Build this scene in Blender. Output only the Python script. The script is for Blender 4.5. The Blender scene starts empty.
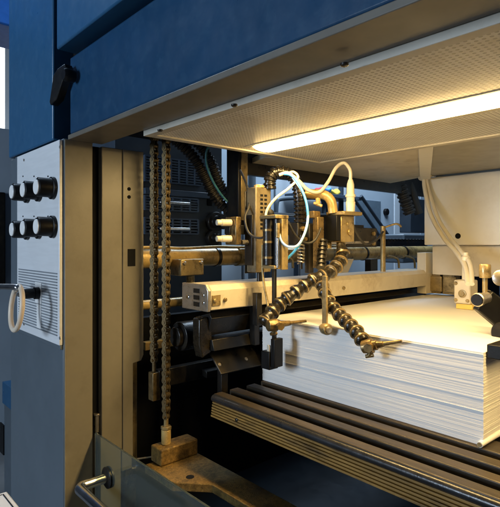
import bpy, bmesh, math, random
from mathutils import Vector, Matrix
R = math.radians
random.seed(7)
sc = bpy.context.scene
COL = sc.collection

# ------------------------------------------------------------------ camera
CZ = 1.4                        # eye height
YAW = 48.12
cam_d = bpy.data.cameras.new('camera'); cam = bpy.data.objects.new('camera', cam_d); COL.objects.link(cam)
cam.location = (0, 0, CZ); cam.rotation_euler = (R(90), 0, R(YAW))
cam_d.sensor_fit = 'HORIZONTAL'; cam_d.sensor_width = 36; cam_d.lens = 36*494/500
cam_d.shift_y = -0.021; cam_d.clip_start = 0.02; cam_d.clip_end = 200
sc.camera = cam
# ------------------------------------------------------------------ world / lights / exposure
w = bpy.data.worlds.new('World'); sc.world = w; w.use_nodes = True
bg = w.node_tree.nodes['Background']; bg.inputs[0].default_value = (.42, .62, 1, 1); bg.inputs[1].default_value = .06

def area(name, loc, target, sx, sy, power, col):
    d = bpy.data.lights.new(name, 'AREA'); d.shape = 'RECTANGLE'; d.size = sx; d.size_y = sy
    d.energy = power; d.color = col
    o = bpy.data.objects.new(name, d); COL.objects.link(o); o.location = loc
    o.rotation_euler = (Vector(target)-Vector(loc)).to_track_quat('-Z', 'Y').to_euler()
    return o
area('hall_window_light', (-1.5, -3.0, 1.75), (-1.1, 1, 1.35), .8, .9, 95, (.68, .83, 1))
area('added_background_light', (-2.2, 3.2, 3.6), (-3.2, 3.6, 1.2), 1.6, 1.6, 150, (.62, .80, 1))  # unseen lamp, added to brighten the background machines
area('hall_bay_light', (-3.2, .3, 3.4), (-2.6, .6, 1.4),   .8, .8, 60, (.55, .75, 1))
sc.view_settings.view_transform = 'Standard'; sc.view_settings.look = 'None'
sc.view_settings.exposure = 0; sc.view_settings.gamma = 1; sc.view_settings.use_curve_mapping = False
sc.cycles.use_denoising = True
sc.cycles.max_bounces = 8; sc.cycles.sample_clamp_indirect = 6
LAMP_STRENGTH = 62.0
LAMP_COL = (1, .68, .27, 1)

# ------------------------------------------------------------------ helpers
cT, sT = math.cos(R(YAW)), math.sin(R(YAW))
def P(px, py, x=None, y=None, z=None, t=None):
    """world point seen at a photo pixel on a given plane (authoring aid only)"""
    r = (px-250)/494; u = (243-py)/494
    d = Vector((cT*r-sT, sT*r+cT, u))
    if x is not None: t = x/d.x
    elif y is not None: t = y/d.y
    elif z is not None: t = (z-CZ)/d.z
    return Vector((0, 0, CZ))+d*t

class B:
    """collects shapes, then links them as ONE mesh object"""
    def __init__(s): s.bm = bmesh.new()
    def _mi(s, faces, mi):
        for f in faces: f.material_index = mi
    def box(s, x0, x1, y0, y1, z0, z1, mi=0, M=None):
        vs = [s.bm.verts.new(Vector((x, y, z))) for z in (z0, z1) for y in (y0, y1) for x in (x0, x1)]
        q = [(0,2,3,1), (4,5,7,6), (0,1,5,4), (2,6,7,3), (0,4,6,2), (1,3,7,5)]
        s._mi([s.bm.faces.new([vs[i] for i in f]) for f in q], mi)
        if M is not None:
            for v in vs: v.co = M @ v.co
        return s
    def prism(s, poly, axis, lo, hi, mi=0):
        def mk(a, b, c):
            return Vector((c, a, b)) if axis == 'x' else Vector((a, c, b)) if axis == 'y' else Vector((a, b, c))
        A = [s.bm.verts.new(mk(a, b, lo)) for a, b in poly]; C = [s.bm.verts.new(mk(a, b, hi)) for a, b in poly]
        n = len(poly); fs = [s.bm.faces.new(A[::-1]), s.bm.faces.new(C)]
        for i in range(n): fs.append(s.bm.faces.new((A[i], A[(i+1) % n], C[(i+1) % n], C[i])))
        s._mi(fs, mi); return s
    def lathe(s, p0, ax, prof, n=24, mi=0):
        p0 = Vector(p0); ax = Vector(ax).normalized(); a = ax.orthogonal().normalized(); b = ax.cross(a)
        rings = []
        for h, r in prof:
            rings.append([s.bm.verts.new(p0+ax*h+(a*math.cos(2*math.pi*i/n)+b*math.sin(2*math.pi*i/n))*r) for i in range(n)])
        fs = []
        for A, C in zip(rings, rings[1:]):
            for i in range(n): fs.append(s.bm.faces.new((A[i], A[(i+1) % n], C[(i+1) % n], C[i])))
        fs.append(s.bm.faces.new(rings[0][::-1])); fs.append(s.bm.faces.new(rings[-1]))
        s._mi(fs, mi); return s
    def cyl(s, p0, p1, r, r1=None, n=24, mi=0):
        p0 = Vector(p0); p1 = Vector(p1); L = (p1-p0).length
        return s.lathe(p0, p1-p0, [(0, r), (L, r if r1 is None else r1)], n, mi)
    def tube(s, pts, rad, n=10, step=.004, mi=0, closed=False):
        pts = spline(pts, step, closed); N = len(pts); rings = []; L = 0; ref = None
        for i, p in enumerate(pts):
            a = pts[i-1] if (i or closed) else p; c = pts[(i+1) % N] if (i < N-1 or closed) else p
            t = (c-a).normalized()
            if ref is None: ref = t.orthogonal().normalized()
            ref = (ref-t*ref.dot(t)).normalized(); b = t.cross(ref)
            if i: L += (p-pts[i-1]).length
            r = rad(L) if callable(rad) else rad
            rings.append([s.bm.verts.new(p+(ref*math.cos(2*math.pi*k/n)+b*math.sin(2*math.pi*k/n))*r) for k in range(n)])
        fs = []
        pairs = list(zip(rings, rings[1:]))+([(rings[-1], rings[0])] if closed else [])
        for A, C in pairs:
            for k in range(n): fs.append(s.bm.faces.new((A[k], A[(k+1) % n], C[(k+1) % n], C[k])))
        if not closed: fs.append(s.bm.faces.new(rings[0][::-1])); fs.append(s.bm.faces.new(rings[-1]))
        s._mi(fs, mi); return s
    def done(s, name, mats, parent=None, bevel=.0015, label=None):
        bm = s.bm
        bmesh.ops.recalc_face_normals(bm, faces=bm.faces[:])
        me = bpy.data.meshes.new(name)
        if parent is not None: off = WORLD[parent]
        else:
            cs = [v.co for v in bm.verts]
            off = Vector(((min(c.x for c in cs)+max(c.x for c in cs))/2, (min(c.y for c in cs)+max(c.y for c in cs))/2, min(c.z for c in cs)))
        for v in bm.verts: v.co -= off
        for f in bm.faces: f.smooth = True
        bm.to_mesh(me); bm.free(); me.set_sharp_from_angle(angle=R(38))
        o = bpy.data.objects.new(name, me); COL.objects.link(o)
        for m in (mats if isinstance(mats, (list, tuple)) else [mats]): me.materials.append(m)
        if parent is not None: o.parent = parent
        else: o.location = off
        WORLD[o] = Vector(off)
        if bevel:
            m = o.modifiers.new('bevel', 'BEVEL'); m.width = bevel; m.segments = 2; m.limit_method = 'ANGLE'; m.angle_limit = R(50)
        if label: o['label'] = label
        return o
WORLD = {}
def spline(pts, step, closed=False):
    pts = [Vector(p) for p in pts]; n = len(pts); out = []
    for i in range(n if closed else n-1):
        if closed: p0, p1, p2, p3 = pts[i-1], pts[i], pts[(i+1) % n], pts[(i+2) % n]
        else: p0, p1, p2, p3 = pts[max(i-1, 0)], pts[i], pts[i+1], pts[min(i+2, n-1)]
        k = max(1, int((p2-p1).length/step))
        for j in range(k):
            t = j/k
            out.append(.5*((2*p1)+(p2-p0)*t+(2*p0-5*p1+4*p2-p3)*t*t+(3*p1-p0-3*p2+p3)*t**3))
    if not closed: out.append(pts[-1])
    return out
def thing(name, label, cat, loc, group=None):
    o = bpy.data.objects.new(name, None); COL.objects.link(o); o.location = loc; o.empty_display_size = .05
    o['label'] = label; o['category'] = cat; WORLD[o] = Vector(loc)
    if group: o['group'] = group
    return o
def tag(o, label=None, cat=None, group=None, kind=None):
    if label: o['label'] = label
    if cat: o['category'] = cat
    if group: o['group'] = group
    if kind: o['kind'] = kind
    return o
def bolt(b, p, ax, r=.005, h=.004, mi=0):
    b.lathe(p, ax, [(0, r), (h*.8, r), (h, r*.8)], 6, mi)

# ------------------------------------------------------------------ materials
def mat(name, col, rough=.5, metal=0., var=.15, scale=14., bump=.0, dirt=None, dirt_amt=0., dirt_scale=6., spec=.5, coat=0., stretch=(1,1,1), fine=220.):
    m = bpy.data.materials.new(name); m.use_nodes = True; nt = m.node_tree; N = nt.nodes; L = nt.links
    p = N['Principled BSDF']; tc = N.new('ShaderNodeTexCoord'); mp = N.new('ShaderNodeMapping'); mp.inputs['Scale'].default_value = stretch
    L.new(tc.outputs['Object'], mp.inputs[0])
    n1 = N.new('ShaderNodeTexNoise'); n1.inputs['Scale'].default_value = scale; n1.inputs['Detail'].default_value = 8; n1.inputs['Roughness'].default_value = .65
    L.new(mp.outputs[0], n1.inputs[0])
    cr = N.new('ShaderNodeValToRGB'); e = cr.color_ramp.elements
    e[0].position = .3; e[1].position = .72
    e[0].color = tuple(c*(1-var) for c in col)+(1,); e[1].color = tuple(min(1, c*(1+var)) for c in col)+(1,)
    L.new(n1.outputs[0], cr.inputs[0]); out = cr.outputs[0]
    if dirt:
        n2 = N.new('ShaderNodeTexNoise'); n2.inputs['Scale'].default_value = dirt_scale; n2.inputs['Detail'].default_value = 10; n2.inputs['Roughness'].default_value = .72
        L.new(mp.outputs[0], n2.inputs[0])
        r2 = N.new('ShaderNodeValToRGB'); r2.color_ramp.elements[0].position = .5; r2.color_ramp.elements[1].position = .68
        r2.color_ramp.elements[1].color = (dirt_amt,)*3+(1,)
        L.new(n2.outputs[0], r2.inputs[0])
        mx = N.new('ShaderNodeMix'); mx.data_type = 'RGBA'
        L.new(r2.outputs[0], mx.inputs['Factor']); L.new(out, mx.inputs['A']); mx.inputs['B'].default_value = tuple(dirt)+(1,)
        out = mx.outputs['Result']
    L.new(out, p.inputs['Base Color'])
    mr = N.new('ShaderNodeMapRange'); mr.inputs[3].default_value = max(.04, rough-.12); mr.inputs[4].default_value = min(1, rough+.12)
    n3 = N.new('ShaderNodeTexNoise'); n3.inputs['Scale'].default_value = scale*3; n3.inputs['Detail'].default_value = 6
    L.new(mp.outputs[0], n3.inputs[0]); L.new(n3.outputs[0], mr.inputs[0]); L.new(mr.outputs[0], p.inputs['Roughness'])
    p.inputs['Metallic'].default_value = metal; p.inputs['Specular IOR Level'].default_value = spec
    p.inputs['Coat Weight'].default_value = coat
    if bump:
        n4 = N.new('ShaderNodeTexNoise'); n4.inputs['Scale'].default_value = fine; n4.inputs['Detail'].default_value = 3
        L.new(mp.outputs[0], n4.inputs[0])
        bp = N.new('ShaderNodeBump'); bp.inputs['Strength'].default_value = bump; bp.inputs['Distance'].default_value = .002
        L.new(n4.outputs[0], bp.inputs['Height']); L.new(bp.outputs[0], p.inputs['Normal'])
    return m
def emit(name, col, s):
    m = bpy.data.materials.new(name); m.use_nodes = True; p = m.node_tree.nodes['Principled BSDF']
    p.inputs['Base Color'].default_value = (.8, .8, .8, 1); p.inputs['Emission Color'].default_value = col; p.inputs['Emission Strength'].default_value = s
    return m
BLUE = mat('shaded_blue_paint', (.010, .048, .110),   .32, var=.10, scale=9, bump=.05, dirt=(.03, .085, .15), dirt_amt=.35, dirt_scale=30)  # cover blue made darker, light falloff along the beam put into it
BLUE2 = mat('blue_cover_paint', (.020, .088, .185),   .32, var=.06, scale=7, bump=.04, dirt=(.06, .15, .25), dirt_amt=.25, dirt_scale=40)
SLATE = mat('cool_toned_paint', (.09, .113, .135), .38, var=.06, scale=6, bump=.05)  # on the column front, cool daylight is put into the grey
GREIGE = mat('warm_toned_paint', (.215, .20, .16), .36, var=.08, scale=7, bump=.07, dirt=(.14, .12, .085), dirt_amt=.4, dirt_scale=9, fine=380)  # on the column side, warm lamplight is put into that same grey
UNDER = mat('beam_underside', (.13, .115, .09), .45, var=.25, scale=6, dirt=(.03, .03, .03), dirt_amt=.5)
DARK = mat('dark_recess', (.006, .0065, .008), .7, var=.3, spec=.15)  # near-black, holds the shade of gaps and recesses in its colour
BLACKM = mat('oily_black_metal', (.014, .013, .012), .32, metal=.3, var=.5, scale=18, bump=.2, dirt=(.06, .045, .025), dirt_amt=.5, dirt_scale=20)
BLACKP = mat('black_plastic', (.0045, .0045, .005), .42, var=.3, bump=.12, spec=.25)
RUBBER = mat('black_rubber', (.02, .019, .018), .6, var=.3)
WHITEP = mat('white_plastic', (.75, .75, .74), .35, var=.05)
SILVER = mat('silver_panel', (.72, .74, .76), .36, metal=.15, var=.05, scale=30, bump=.1, stretch=(.3, 1, 4))
WHITEPAINT = mat('white_paint', (.74, .72, .66), .38, var=.04, scale=6, dirt=(.5, .45, .36), dirt_amt=.3)
CREAM = mat('cream_enamel', (.62, .56, .44), .35, var=.08, scale=10, dirt=(.30, .22, .11), dirt_amt=.55, dirt_scale=9)
BRASS = mat('oiled_brass', (.36, .27, .125), .33, metal=.5, var=.35, scale=26, bump=.2, dirt=(.035, .025, .012), dirt_amt=.92, dirt_scale=24)
STEEL = mat('worn_steel', (.48, .44, .38), .3, metal=.85, var=.2, scale=25, dirt=(.14, .10, .06), dirt_amt=.6, dirt_scale=25)
CHROME = mat('brushed_steel_handle', (.62, .62, .62), .22, metal=1, var=.08)
PIPE = mat('greased_pipe', (.48, .34, .13), .3, metal=.2, var=.35, scale=12, bump=.2, dirt=(.05, .033, .014), dirt_amt=.9, dirt_scale=13)
RUST = mat('gritty_rust', (.24, .15, .045), .55, metal=.25, var=.6, scale=110, bump=.9, dirt=(.035, .022, .009), dirt_amt=.9, dirt_scale=28, fine=420)
GREASE = mat('greased_chain', (.17, .125, .06), .38, metal=.7, var=.4, scale=60, dirt=(.05, .035, .02), dirt_amt=.8, dirt_scale=50)
BRONZE = mat('dark_bronze_plastic', (.013, .011, .008), .28, metal=.1, var=.4, scale=40, dirt=(.05, .036, .018), dirt_amt=.5, dirt_scale=30)
DBRASS2 = mat('collar_brass', (.22, .16, .075), .3, metal=.4, var=.4, scale=60, dirt=(.03, .02, .01), dirt_amt=.9, dirt_scale=45)
DBRASS = mat('dark_oily_brass', (.22, .15, .06), .3, metal=.6, var=.4, scale=40, dirt=(.03, .02, .01), dirt_amt=.9, dirt_scale=35)
AGED = mat('aged_machine_paint', (.15, .12, .07), .4, metal=.1, var=.35, scale=20, bump=.2, dirt=(.03, .024, .014), dirt_amt=.9, dirt_scale=16)
TRIM = mat('trim_paint', (.50, .47, .40), .4, var=.06, dirt=(.3, .25, .17), dirt_amt=.4)
PALM = mat('pallet_black', (.016, .017, .02), .3, var=.4, scale=20, bump=.15)
SLATW = mat('worn_pallet_slat', (.042, .032, .020), .45, metal=.15, var=.5, scale=10, bump=.3, dirt=(.010, .009, .008), dirt_amt=.95, dirt_scale=9, stretch=(.25, 3, 1))
NAVY = mat('navy_machine_paint', (.028, .040, .056), .4, var=.25, scale=8)
NAVYB = mat('navy_louvre', (.05, .075, .11), .35, var=.2)
PALEB = mat('pale_blue_cabinet', (.36, .43, .50), .4, var=.07, scale=3)
PALEB2 = mat('pale_grey_cabinet', (.50, .55, .60), .4, var=.06, scale=3)
CONC = mat('concrete_floor', (.16, .16, .16), .6, var=.2, scale=3, bump=.2)
WALLM = mat('hall_wall_paint', (.45, .47, .5), .7, var=.06, scale=2)
HOSEW = mat('white_hose', (.72, .66, .52), .35, var=.06)
HOSEB = mat('blue_hose', (.05, .27, .62), .3, var=.1)
HOSET = mat('teal_hose', (.03, .16, .2), .35, var=.1)
RINGM = mat('cream_plastic', (.62, .53, .42), .4, var=.08)
RED = mat('red_cloth', (.5, .04, .05), .8); YEL = mat('yellow_cloth', (.7, .5, .06), .8); CYAN = mat('blue_cloth', (.08, .3, .65), .8)

# hood sheet with punched holes
def perforated():
    m = mat('perforated_sheet', (.76, .745, .70), .42, var=.05, scale=5, dirt=(.30, .23, .14), dirt_amt=.65, dirt_scale=5)
    nt = m.node_tree; N = nt.nodes; L = nt.links; p = N['Principled BSDF']
    src = p.inputs['Base Color'].links[0].from_socket
    g = N.new('ShaderNodeNewGeometry'); mp = N.new('ShaderNodeVectorMath'); mp.operation = 'MULTIPLY'; mp.inputs[1].default_value = (1/.0098, 1/.0098, 0)
    L.new(g.outputs['Position'], mp.inputs[0])
    fr = N.new('ShaderNodeVectorMath'); fr.operation = 'FRACTION'; L.new(mp.outputs[0], fr.inputs[0])
    sb = N.new('ShaderNodeVectorMath'); sb.operation = 'SUBTRACT'; sb.inputs[1].default_value = (.5, .5, 0); L.new(fr.outputs[0], sb.inputs[0])
    ln = N.new('ShaderNodeVectorMath'); ln.operation = 'LENGTH'; L.new(sb.outputs[0], ln.inputs[0])
    mr = N.new('ShaderNodeMapRange'); mr.inputs[1].default_value = .25; mr.inputs[2].default_value = .32; mr.inputs[3].default_value = 1; mr.inputs[4].default_value = 0
    L.new(ln.outputs['Value'], mr.inputs[0])
    mx = N.new('ShaderNodeMix'); mx.data_type = 'RGBA'; L.new(mr.outputs[0], mx.inputs['Factor']); L.new(src, mx.inputs['A']); mx.inputs['B'].default_value = (.30, .28, .25, 1)
    L.new(mx.outputs['Result'], p.inputs['Base Color'])
    return m
PERF = perforated()
# paper: thin sheets seen on edge
def paper():
    m = bpy.data.materials.new('paper_sheets'); m.use_nodes = True; nt = m.node_tree; N = nt.nodes; L = nt.links; p = N['Principled BSDF']
    tc = N.new('ShaderNodeTexCoord'); mp = N.new('ShaderNodeMapping'); mp.inputs['Scale'].default_value = (.5, .5, 900)
    L.new(tc.outputs['Object'], mp.inputs[0]); n = N.new('ShaderNodeTexNoise'); n.inputs['Scale'].default_value = 1.5; n.inputs['Detail'].default_value = 6
    L.new(mp.outputs[0], n.inputs[0])
    cr = N.new('ShaderNodeValToRGB'); cr.color_ramp.elements[0].position = .32; cr.color_ramp.elements[1].position = .6
    cr.color_ramp.elements[0].color = (.70, .70, .70, 1); cr.color_ramp.elements[1].color = (.84, .83, .80, 1)
    L.new(n.outputs[0], cr.inputs[0]); 
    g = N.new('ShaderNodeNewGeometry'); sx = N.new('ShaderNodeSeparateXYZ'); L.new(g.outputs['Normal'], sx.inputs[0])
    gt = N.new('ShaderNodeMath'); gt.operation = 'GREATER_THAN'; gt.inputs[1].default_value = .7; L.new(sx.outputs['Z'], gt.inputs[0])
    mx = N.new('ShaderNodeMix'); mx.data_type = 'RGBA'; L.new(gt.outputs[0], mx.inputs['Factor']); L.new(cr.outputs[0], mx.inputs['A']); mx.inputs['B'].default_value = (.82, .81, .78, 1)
    L.new(mx.outputs['Result'], p.inputs['Base Color']); p.inputs['Roughness'].default_value = .55
    bp = N.new('ShaderNodeBump'); bp.inputs['Strength'].default_value = .03; bp.inputs['Distance'].default_value = .0006
    L.new(n.outputs[0], bp.inputs['Height']); L.new(bp.outputs[0], p.inputs['Normal'])
    return m
PAPER = paper()
def ply():
    m = mat('layered_plywood', (.30, .165, .04), .45, var=.35, scale=10, dirt=(.05, .03, .015), dirt_amt=.9, dirt_scale=18, stretch=(.5, 1, 3))
    return m
PLY = ply()
def glass():
    m = bpy.data.materials.new('guard_glass'); m.use_nodes = True; nt = m.node_tree; p = nt.nodes['Principled BSDF']
    p.inputs['Base Color'].default_value = (.62, .70, .62, 1); p.inputs['Transmission Weight'].default_value = .95; p.inputs['Roughness'].default_value = .03; p.inputs['IOR'].default_value = 1.3
    return m
GLASS = glass()

# ================================================================== SETTING
b = B(); b.box(-14, 8, -8, 14, -.2, 0); tag(b.done('floor', CONC, bevel=0), kind='structure')
b = B(); b.box(-8.3, -8, -8, 14, 0, 5); tag(b.done('wall', WALLM, bevel=0), kind='structure')

# ================================================================== PRINTING PRESS (fixed frame)
XL = -1.29
press = thing('printing_press', 'blue and grey printing press frame around the lit feeder opening', 'printing press', (-.3, 1.2, 0))
b = B(); b.box(-1.74, XL, .5, .58, 0, 1.675); b.done('side_column', SLATE, press, .004)
b = B(); b.box(XL-.004, XL+.002, .503, .579, .0, 1.672); b.done('column_side', GREIGE, press, .001)  # same paint as the front; warm light on this side is in the colour
b = B(); b.box(-1.74, -1.35, .494, .60, 1.679, 2.7); b.done('column_cover', BLUE2, press, .004)
b = B(); b.box(-1.352, -1.263, .55, .6, 1.681, 2.7); b.box(-1.2625, .9, .565, .6, 1.8785, 1.901); b.done('recess_shade_plate', DARK, press)  # near-black backing, the recess shadow under the cover is in its colour
b = B(); b.box(-1.29, .9, .482, .56, 1.902, 2.7); b.done('upper_cover', BLUE2, press, .004)
b = B(); b.box(-1.262, .9, .506, .58, 1.681, 1.878); b.done('front_beam', BLUE, press, .004)
b = B(); b.box(-1.27, .9, .504, .598, 1.668, 1.68); b.done('beam_underside', UNDER, press)
# inner plates
b = B(); b.box(-1.5, XL-.02, .58, .61, 0, 1.668); b.done('gap_shade_fill', DARK, press)  # solid near-black filler, the shade of the gap put into its colour
b = B(); b.box(XL-.03, XL, .606, .668, .55, 1.667); b.done('inner_plate', GREIGE, press, .002)
b = B()
zc = P(140, 362, x=XL).z
b.prism([(.6695, .75), (.702, .75), (.702, zc), (.729, zc+.004), (.736, zc+.02), (.736, 1.667), (.6695, 1.667)], 'x', XL-.03, XL+.001)
hp = b.done('inner_plate', GREIGE, press, .002)
for py in (189, 197):
    p = P(129, py, x=XL+.001); b = B(); b.cyl(p-Vector((.002, 0, 0)), p+Vector((.0015, 0, 0)), .0052); b.done('hole', DARK, hp, 0)
b = B()
q0, q1 = P(127.5, 249, x=XL), P(135, 266, x=XL)
b.box(XL-.002, XL+.0025, q0.y, q1.y, q1.z, q0.z); b.done('hole', DARK, hp, 0)
b = B(); b.box(XL-.06, XL-.035, .70, .735, .6, zc); b.done('inner_strip', BRASS, press)
b = B(); b.box(-1.44, -1.41, .62, 2.6, .5, 1.16); b.done('interior_shade_wall', DARK, press)  # added near-black wall, keeps the shaded interior dark under the lamp
b = B(); b.box(-1.41, .9, .61, 2.6, .50, .54); b.done('base_plate', NAVY, press)
# hood
HZ = 1.66
b = B(); b.box(-1.05, .9, .602, .885, HZ, HZ+.012); b.box(-1.05, -.985, .885, .99, HZ, HZ+.012); b.box(-1.05, .9, .99, 1.24, HZ, HZ+.012)
hood = b.done('hood_panel', PERF, press, .001)
b = B(); b.box(-1.052, .9, .600, .622, HZ-.004, HZ+.0125); b.box(-1.052, -1.03, .6225, 1.24, HZ-.004, HZ+.0125); b.box(-1.0295, .9, 1.222, 1.242, HZ-.004, HZ+.004)
b.box(-1.0, .9, .874, .8895, HZ-.0012, HZ+.004); b.box(-1.0, .9, .9855, 1.003, HZ-.0012, HZ+.004); b.box(-1.0, -.9855, .8905, .9845, HZ-.0012, HZ+.004)
b.done('trim', TRIM, hood, .001)
for px, py in ((157, 129), (231, 103.5), (341, 62), (262, 149)):
    p = P(px, py, z=HZ-.005); b = B(); b.lathe(p+Vector((0, .008, 0)), (0, 0, -1), [(0, .006), (.003, .006), (.0045, .004)], 16); b.done('screw', BLACKM, hood, 0)
b = B(); b.box(-1.05, .9, .602, 1.24, HZ+.013, HZ+.05); b.done('hood_back', DARK, press, 0)
b = B(); b.prism([(-1.25, 1.13), (-1.14, 1.085), (-1.055, 1.245), (-.685, 1.245), (-1.045, 1.894), (-1.25, 1.98)], 'z', HZ+.012, HZ+.03); b.done('rear_panel', CREAM, press)
b = B(); b.prism([(-.665, 1.245), (.9, 1.245), (.9, 1.894), (-1.025, 1.894)], 'z', HZ+.013, HZ+.03); b.done('rear_panel', GREIGE, press)
b = B(); b.prism([(-.70, 1.2455), (-.655, 1.2455), (-1.01, 1.8935), (-1.055, 1.8935)], 'z', HZ-.001, HZ+.0115); b.done('strip', WHITEPAINT, press)
b = B(); b.box(-1.275, -1.252, 1.1, 2.4, HZ-.028, HZ+.06); b.done('rear_beam', BLACKM, press)
b = B(); b.box(-1.6, -1.06, .61, 1.12, HZ+.12, HZ+.16); b.done('top_cover', DARK, press)
# rear housing on the right
b = B(); b.box(-1.04, .9, 1.9, 2.5, 1.392, 1.668); hous = b.done('rear_housing', WHITEPAINT, press, .003)
p = P(458, 236, y=1.9); b = B(); b.cyl(p+Vector((0, .001, 0)), p-Vector((0, .0015, 0)), .011); b.done('hole', DARK, hous, 0)
b = B(); b.box(-1.0, .9, 1.915, 2.5, 1.67, 2.3); b.done('housing_back', GREIGE, press)
b = B(); b.box(-1.035, -.995, 1.895, 1.912, 1.67, 2.0); b.done('post', CREAM, press)
b = B(); b.box(-1.02, .9, 1.93, 2.45, 1.27, 1.391); b.done('housing_base', CREAM, press)
for px in (438, 452):
    p = P(px, 283, y=1.97); b = B(); b.box(p.x-.03, p.x+.02, 1.95, 2.0, 1.19, 1.269); b.box(p.x-.02, p.x+.03, 1.94, 1.949, 1.2, 1.262); b.done('foot', BRASS, press)
b = B(); b.box(-1.075, -1.035, 1.905, 1.98, 1.19, 1.36); b.done('bracket', CREAM, press)
# cross pipes (along y)
def pipe_mesh(x, z, r, y0, y1, bumps=True):
    b = B(); b.cyl((x, y0, z), (x, y1, z), r, n=32)
    if bumps:
        for yy in (y0+.06, 1.15, 1.55): b.cyl((x, yy, z), (x, yy+.05, z), r*1.12, n=32)
    return b
pipe = pipe_mesh(-1.36, 1.352, .031, .62, 2.6).done('cross_pipe', PIPE, press, .001)
b = B(); b.tube([(-1.335, .62, 1.385), (-1.333, .8, 1.387), (-1.33, .9, 1.383), (-1.333, 1.05, 1.387), (-1.335, 1.2, 1.385), (-1.335, 1.9, 1.386)], .005); b.done('grease_line', BRASS, pipe, 0)
pipe_mesh(-1.38, 1.205, .015, .62, 2.3, False).done('cross_pipe', PIPE, press, .001)
# dark mechanism under the rail
mech = press
b = B(); b.prism([(-1.15, 1.19), (-1.10, 1.205), (-1.09, 1.19), (-1.11, 1.14), (-1.15, 1.14)], 'y', .835, 2.0); b.done('guide_bar', BLACKM, press)
b = B(); b.prism([(-1.16, 1.13), (-1.095, 1.13), (-1.085, 1.10), (-1.16, 1.095)], 'y', .84, 2.0); b.done('guide_bar', BLACKM, press)
b = B(); b.prism([(-1.13, 1.092), (-1.07, 1.035), (-1.066, 1.039), (-1.126, 1.097)], 'y', .85, 1.9); fl = b.done('deflector_flap', BLACKM, press)
for yy in (.86, .96, 1.05): b = B(); bolt(b, Vector((-1.09, yy, 1.0575)), (.7, 0, .7), .006, .005); b.done('bolt', STEEL, fl, 0)
b = B(); b.box(-1.09, -1.0665, .975, .995, CZ-.30, CZ-.165); b.done('side_guide', BLACKM, press)
b = B(); b.box(-1.10, -1.08, .862, .885, .97, 1.05); b.done('leg', BLACKM, press)
b = B(); b.cyl((-1.20, .80, 1.13), (-1.20, .90, 1.13), .042, n=28); b.cyl((-1.20, .785, 1.13), (-1.20, .7995, 1.13), .028); b.done('roller_end', BLACKM, press, .002)
b = B(); b.prism([(.805, 1.19), (.83, 1.195), (.848, 1.165), (.848, 1.095), (.815, 1.08), (.805, 1.12)], 'x', -1.14, -1.105); b.done('bearing_bracket', BRONZE, press, .004)
b = B(); b.box(-1.34, -1.32, .76, 1.3, 1.075, 1.10); b.done('tie_bar', PIPE, press)
b = B(); b.box(-1.25, -1.225, .75, 1.4, .985, 1.035); b.done('tie_bar', BLACKM, press)
b = B(); b.prism([(-1.26, 1.0), (-1.2, .99), (-1.2, 1.01), (-1.26, 1.02)], 'y', .9, 2.0); b.done('tie_bar', BLACKM, press)

# ================================================================== control panel on the column
b = B(); b.box(-1.64, XL-.002, .490, .4985, 1.132, 1.670); pan = b.done('control_panel', SILVER, press, .0015, 'silver control panel with six black knobs')
b = B(); b.box(-1.665, -1.6405, .4925, .499, 1.12, 1.672); b.box(-1.664, XL-.003, .4925, .499, 1.12, 1.1315); b.done('panel_border', SLATE, pan)
for row in ((187, 190, 192), (226.5, 228, 229.5)):
    for px, py in zip((37, 23.5, 12.5), row):
        p = P(px, py, y=.447); b = B()
        b.lathe((p.x, .490, p.z), (0, -1, 0), [(0, .030), (.008, .030), (.010, .026), (.014, .0255), (.040, .0245), (.043, .0235)], 32)
        b.box(p.x-.0015, p.x+.0015, .4475, .478, p.z+.0235, p.z+.0258)
        b.lathe((p.x, .4468, p.z), (0, -1, 0), [(0, .0195), (.003, .0195), (.0042, .018)], 32, 1); b.done('selector_knob', [BLACKP, WHITEP], pan, .0006)
b = B()
z0, z1 = 1.155, 1.325
for k in range(22):
    z = z0+k*(z1-z0)/22; b.box(-1.622, -1.305, .4885, .4905, z, z+.0036)
b.done('vent_grille', mat('grille_grey', (.2, .22, .24), .5), pan, 0)
for px in (14, 25, 39):
    for py in (176, 216):
        p = P(px+9, py, y=.4895); b = B(); b.box(p.x-.003, p.x+.003, .4888, .4905, p.z-.003, p.z+.001); b.done('scale_mark', BLACKP, pan, 0)
p = P(39, 293, y=.489); b = B(); b.box(p.x-.03, p.x+.02, .4878, .4902, p.z-.03, p.z+.03); b.box(p.x-.018, p.x+.016, .4884, .4902, p.z-.10, p.z-.032); b.done('socket_plate', WHITEP, pan, .0005)
b = B(); b.lathe((p.x, .4876, p.z), (0, -1, 0), [(0, .017), (.012, .017), (.013, .014), (.04, .014), (.042, .011)], 24); b.done('socket', BLACKP, pan, 0)
# loop of cream cable/ring hanging from the socket
b = B(); c = P(16.5, 308, y=.415); pts = []
for k in range(16):
    a = 2*math.pi*k/16; pts.append(c+Vector((.045*math.cos(a), .006*math.sin(a), .058*math.sin(a))))
b.tube(pts, .0068, n=12, closed=True); ringroot = thing('cable_ring', 'cream plastic ring hanging from the socket below the knobs', 'ring', c-Vector((0, 0, .06)))
b.done('ring', RINGM, ringroot, 0)
b = B(); pz = P(26, 292, y=.43); b.tube([Vector((p.x, .446, p.z)), Vector((p.x-.02, .43, p.z+.004)), Vector((c.x+.01, .415, c.z+.055)), Vector((c.x-.12, .40, c.z+.05))], .0085, n=12); b.done('stem', CHROME, ringroot, 0)

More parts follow.
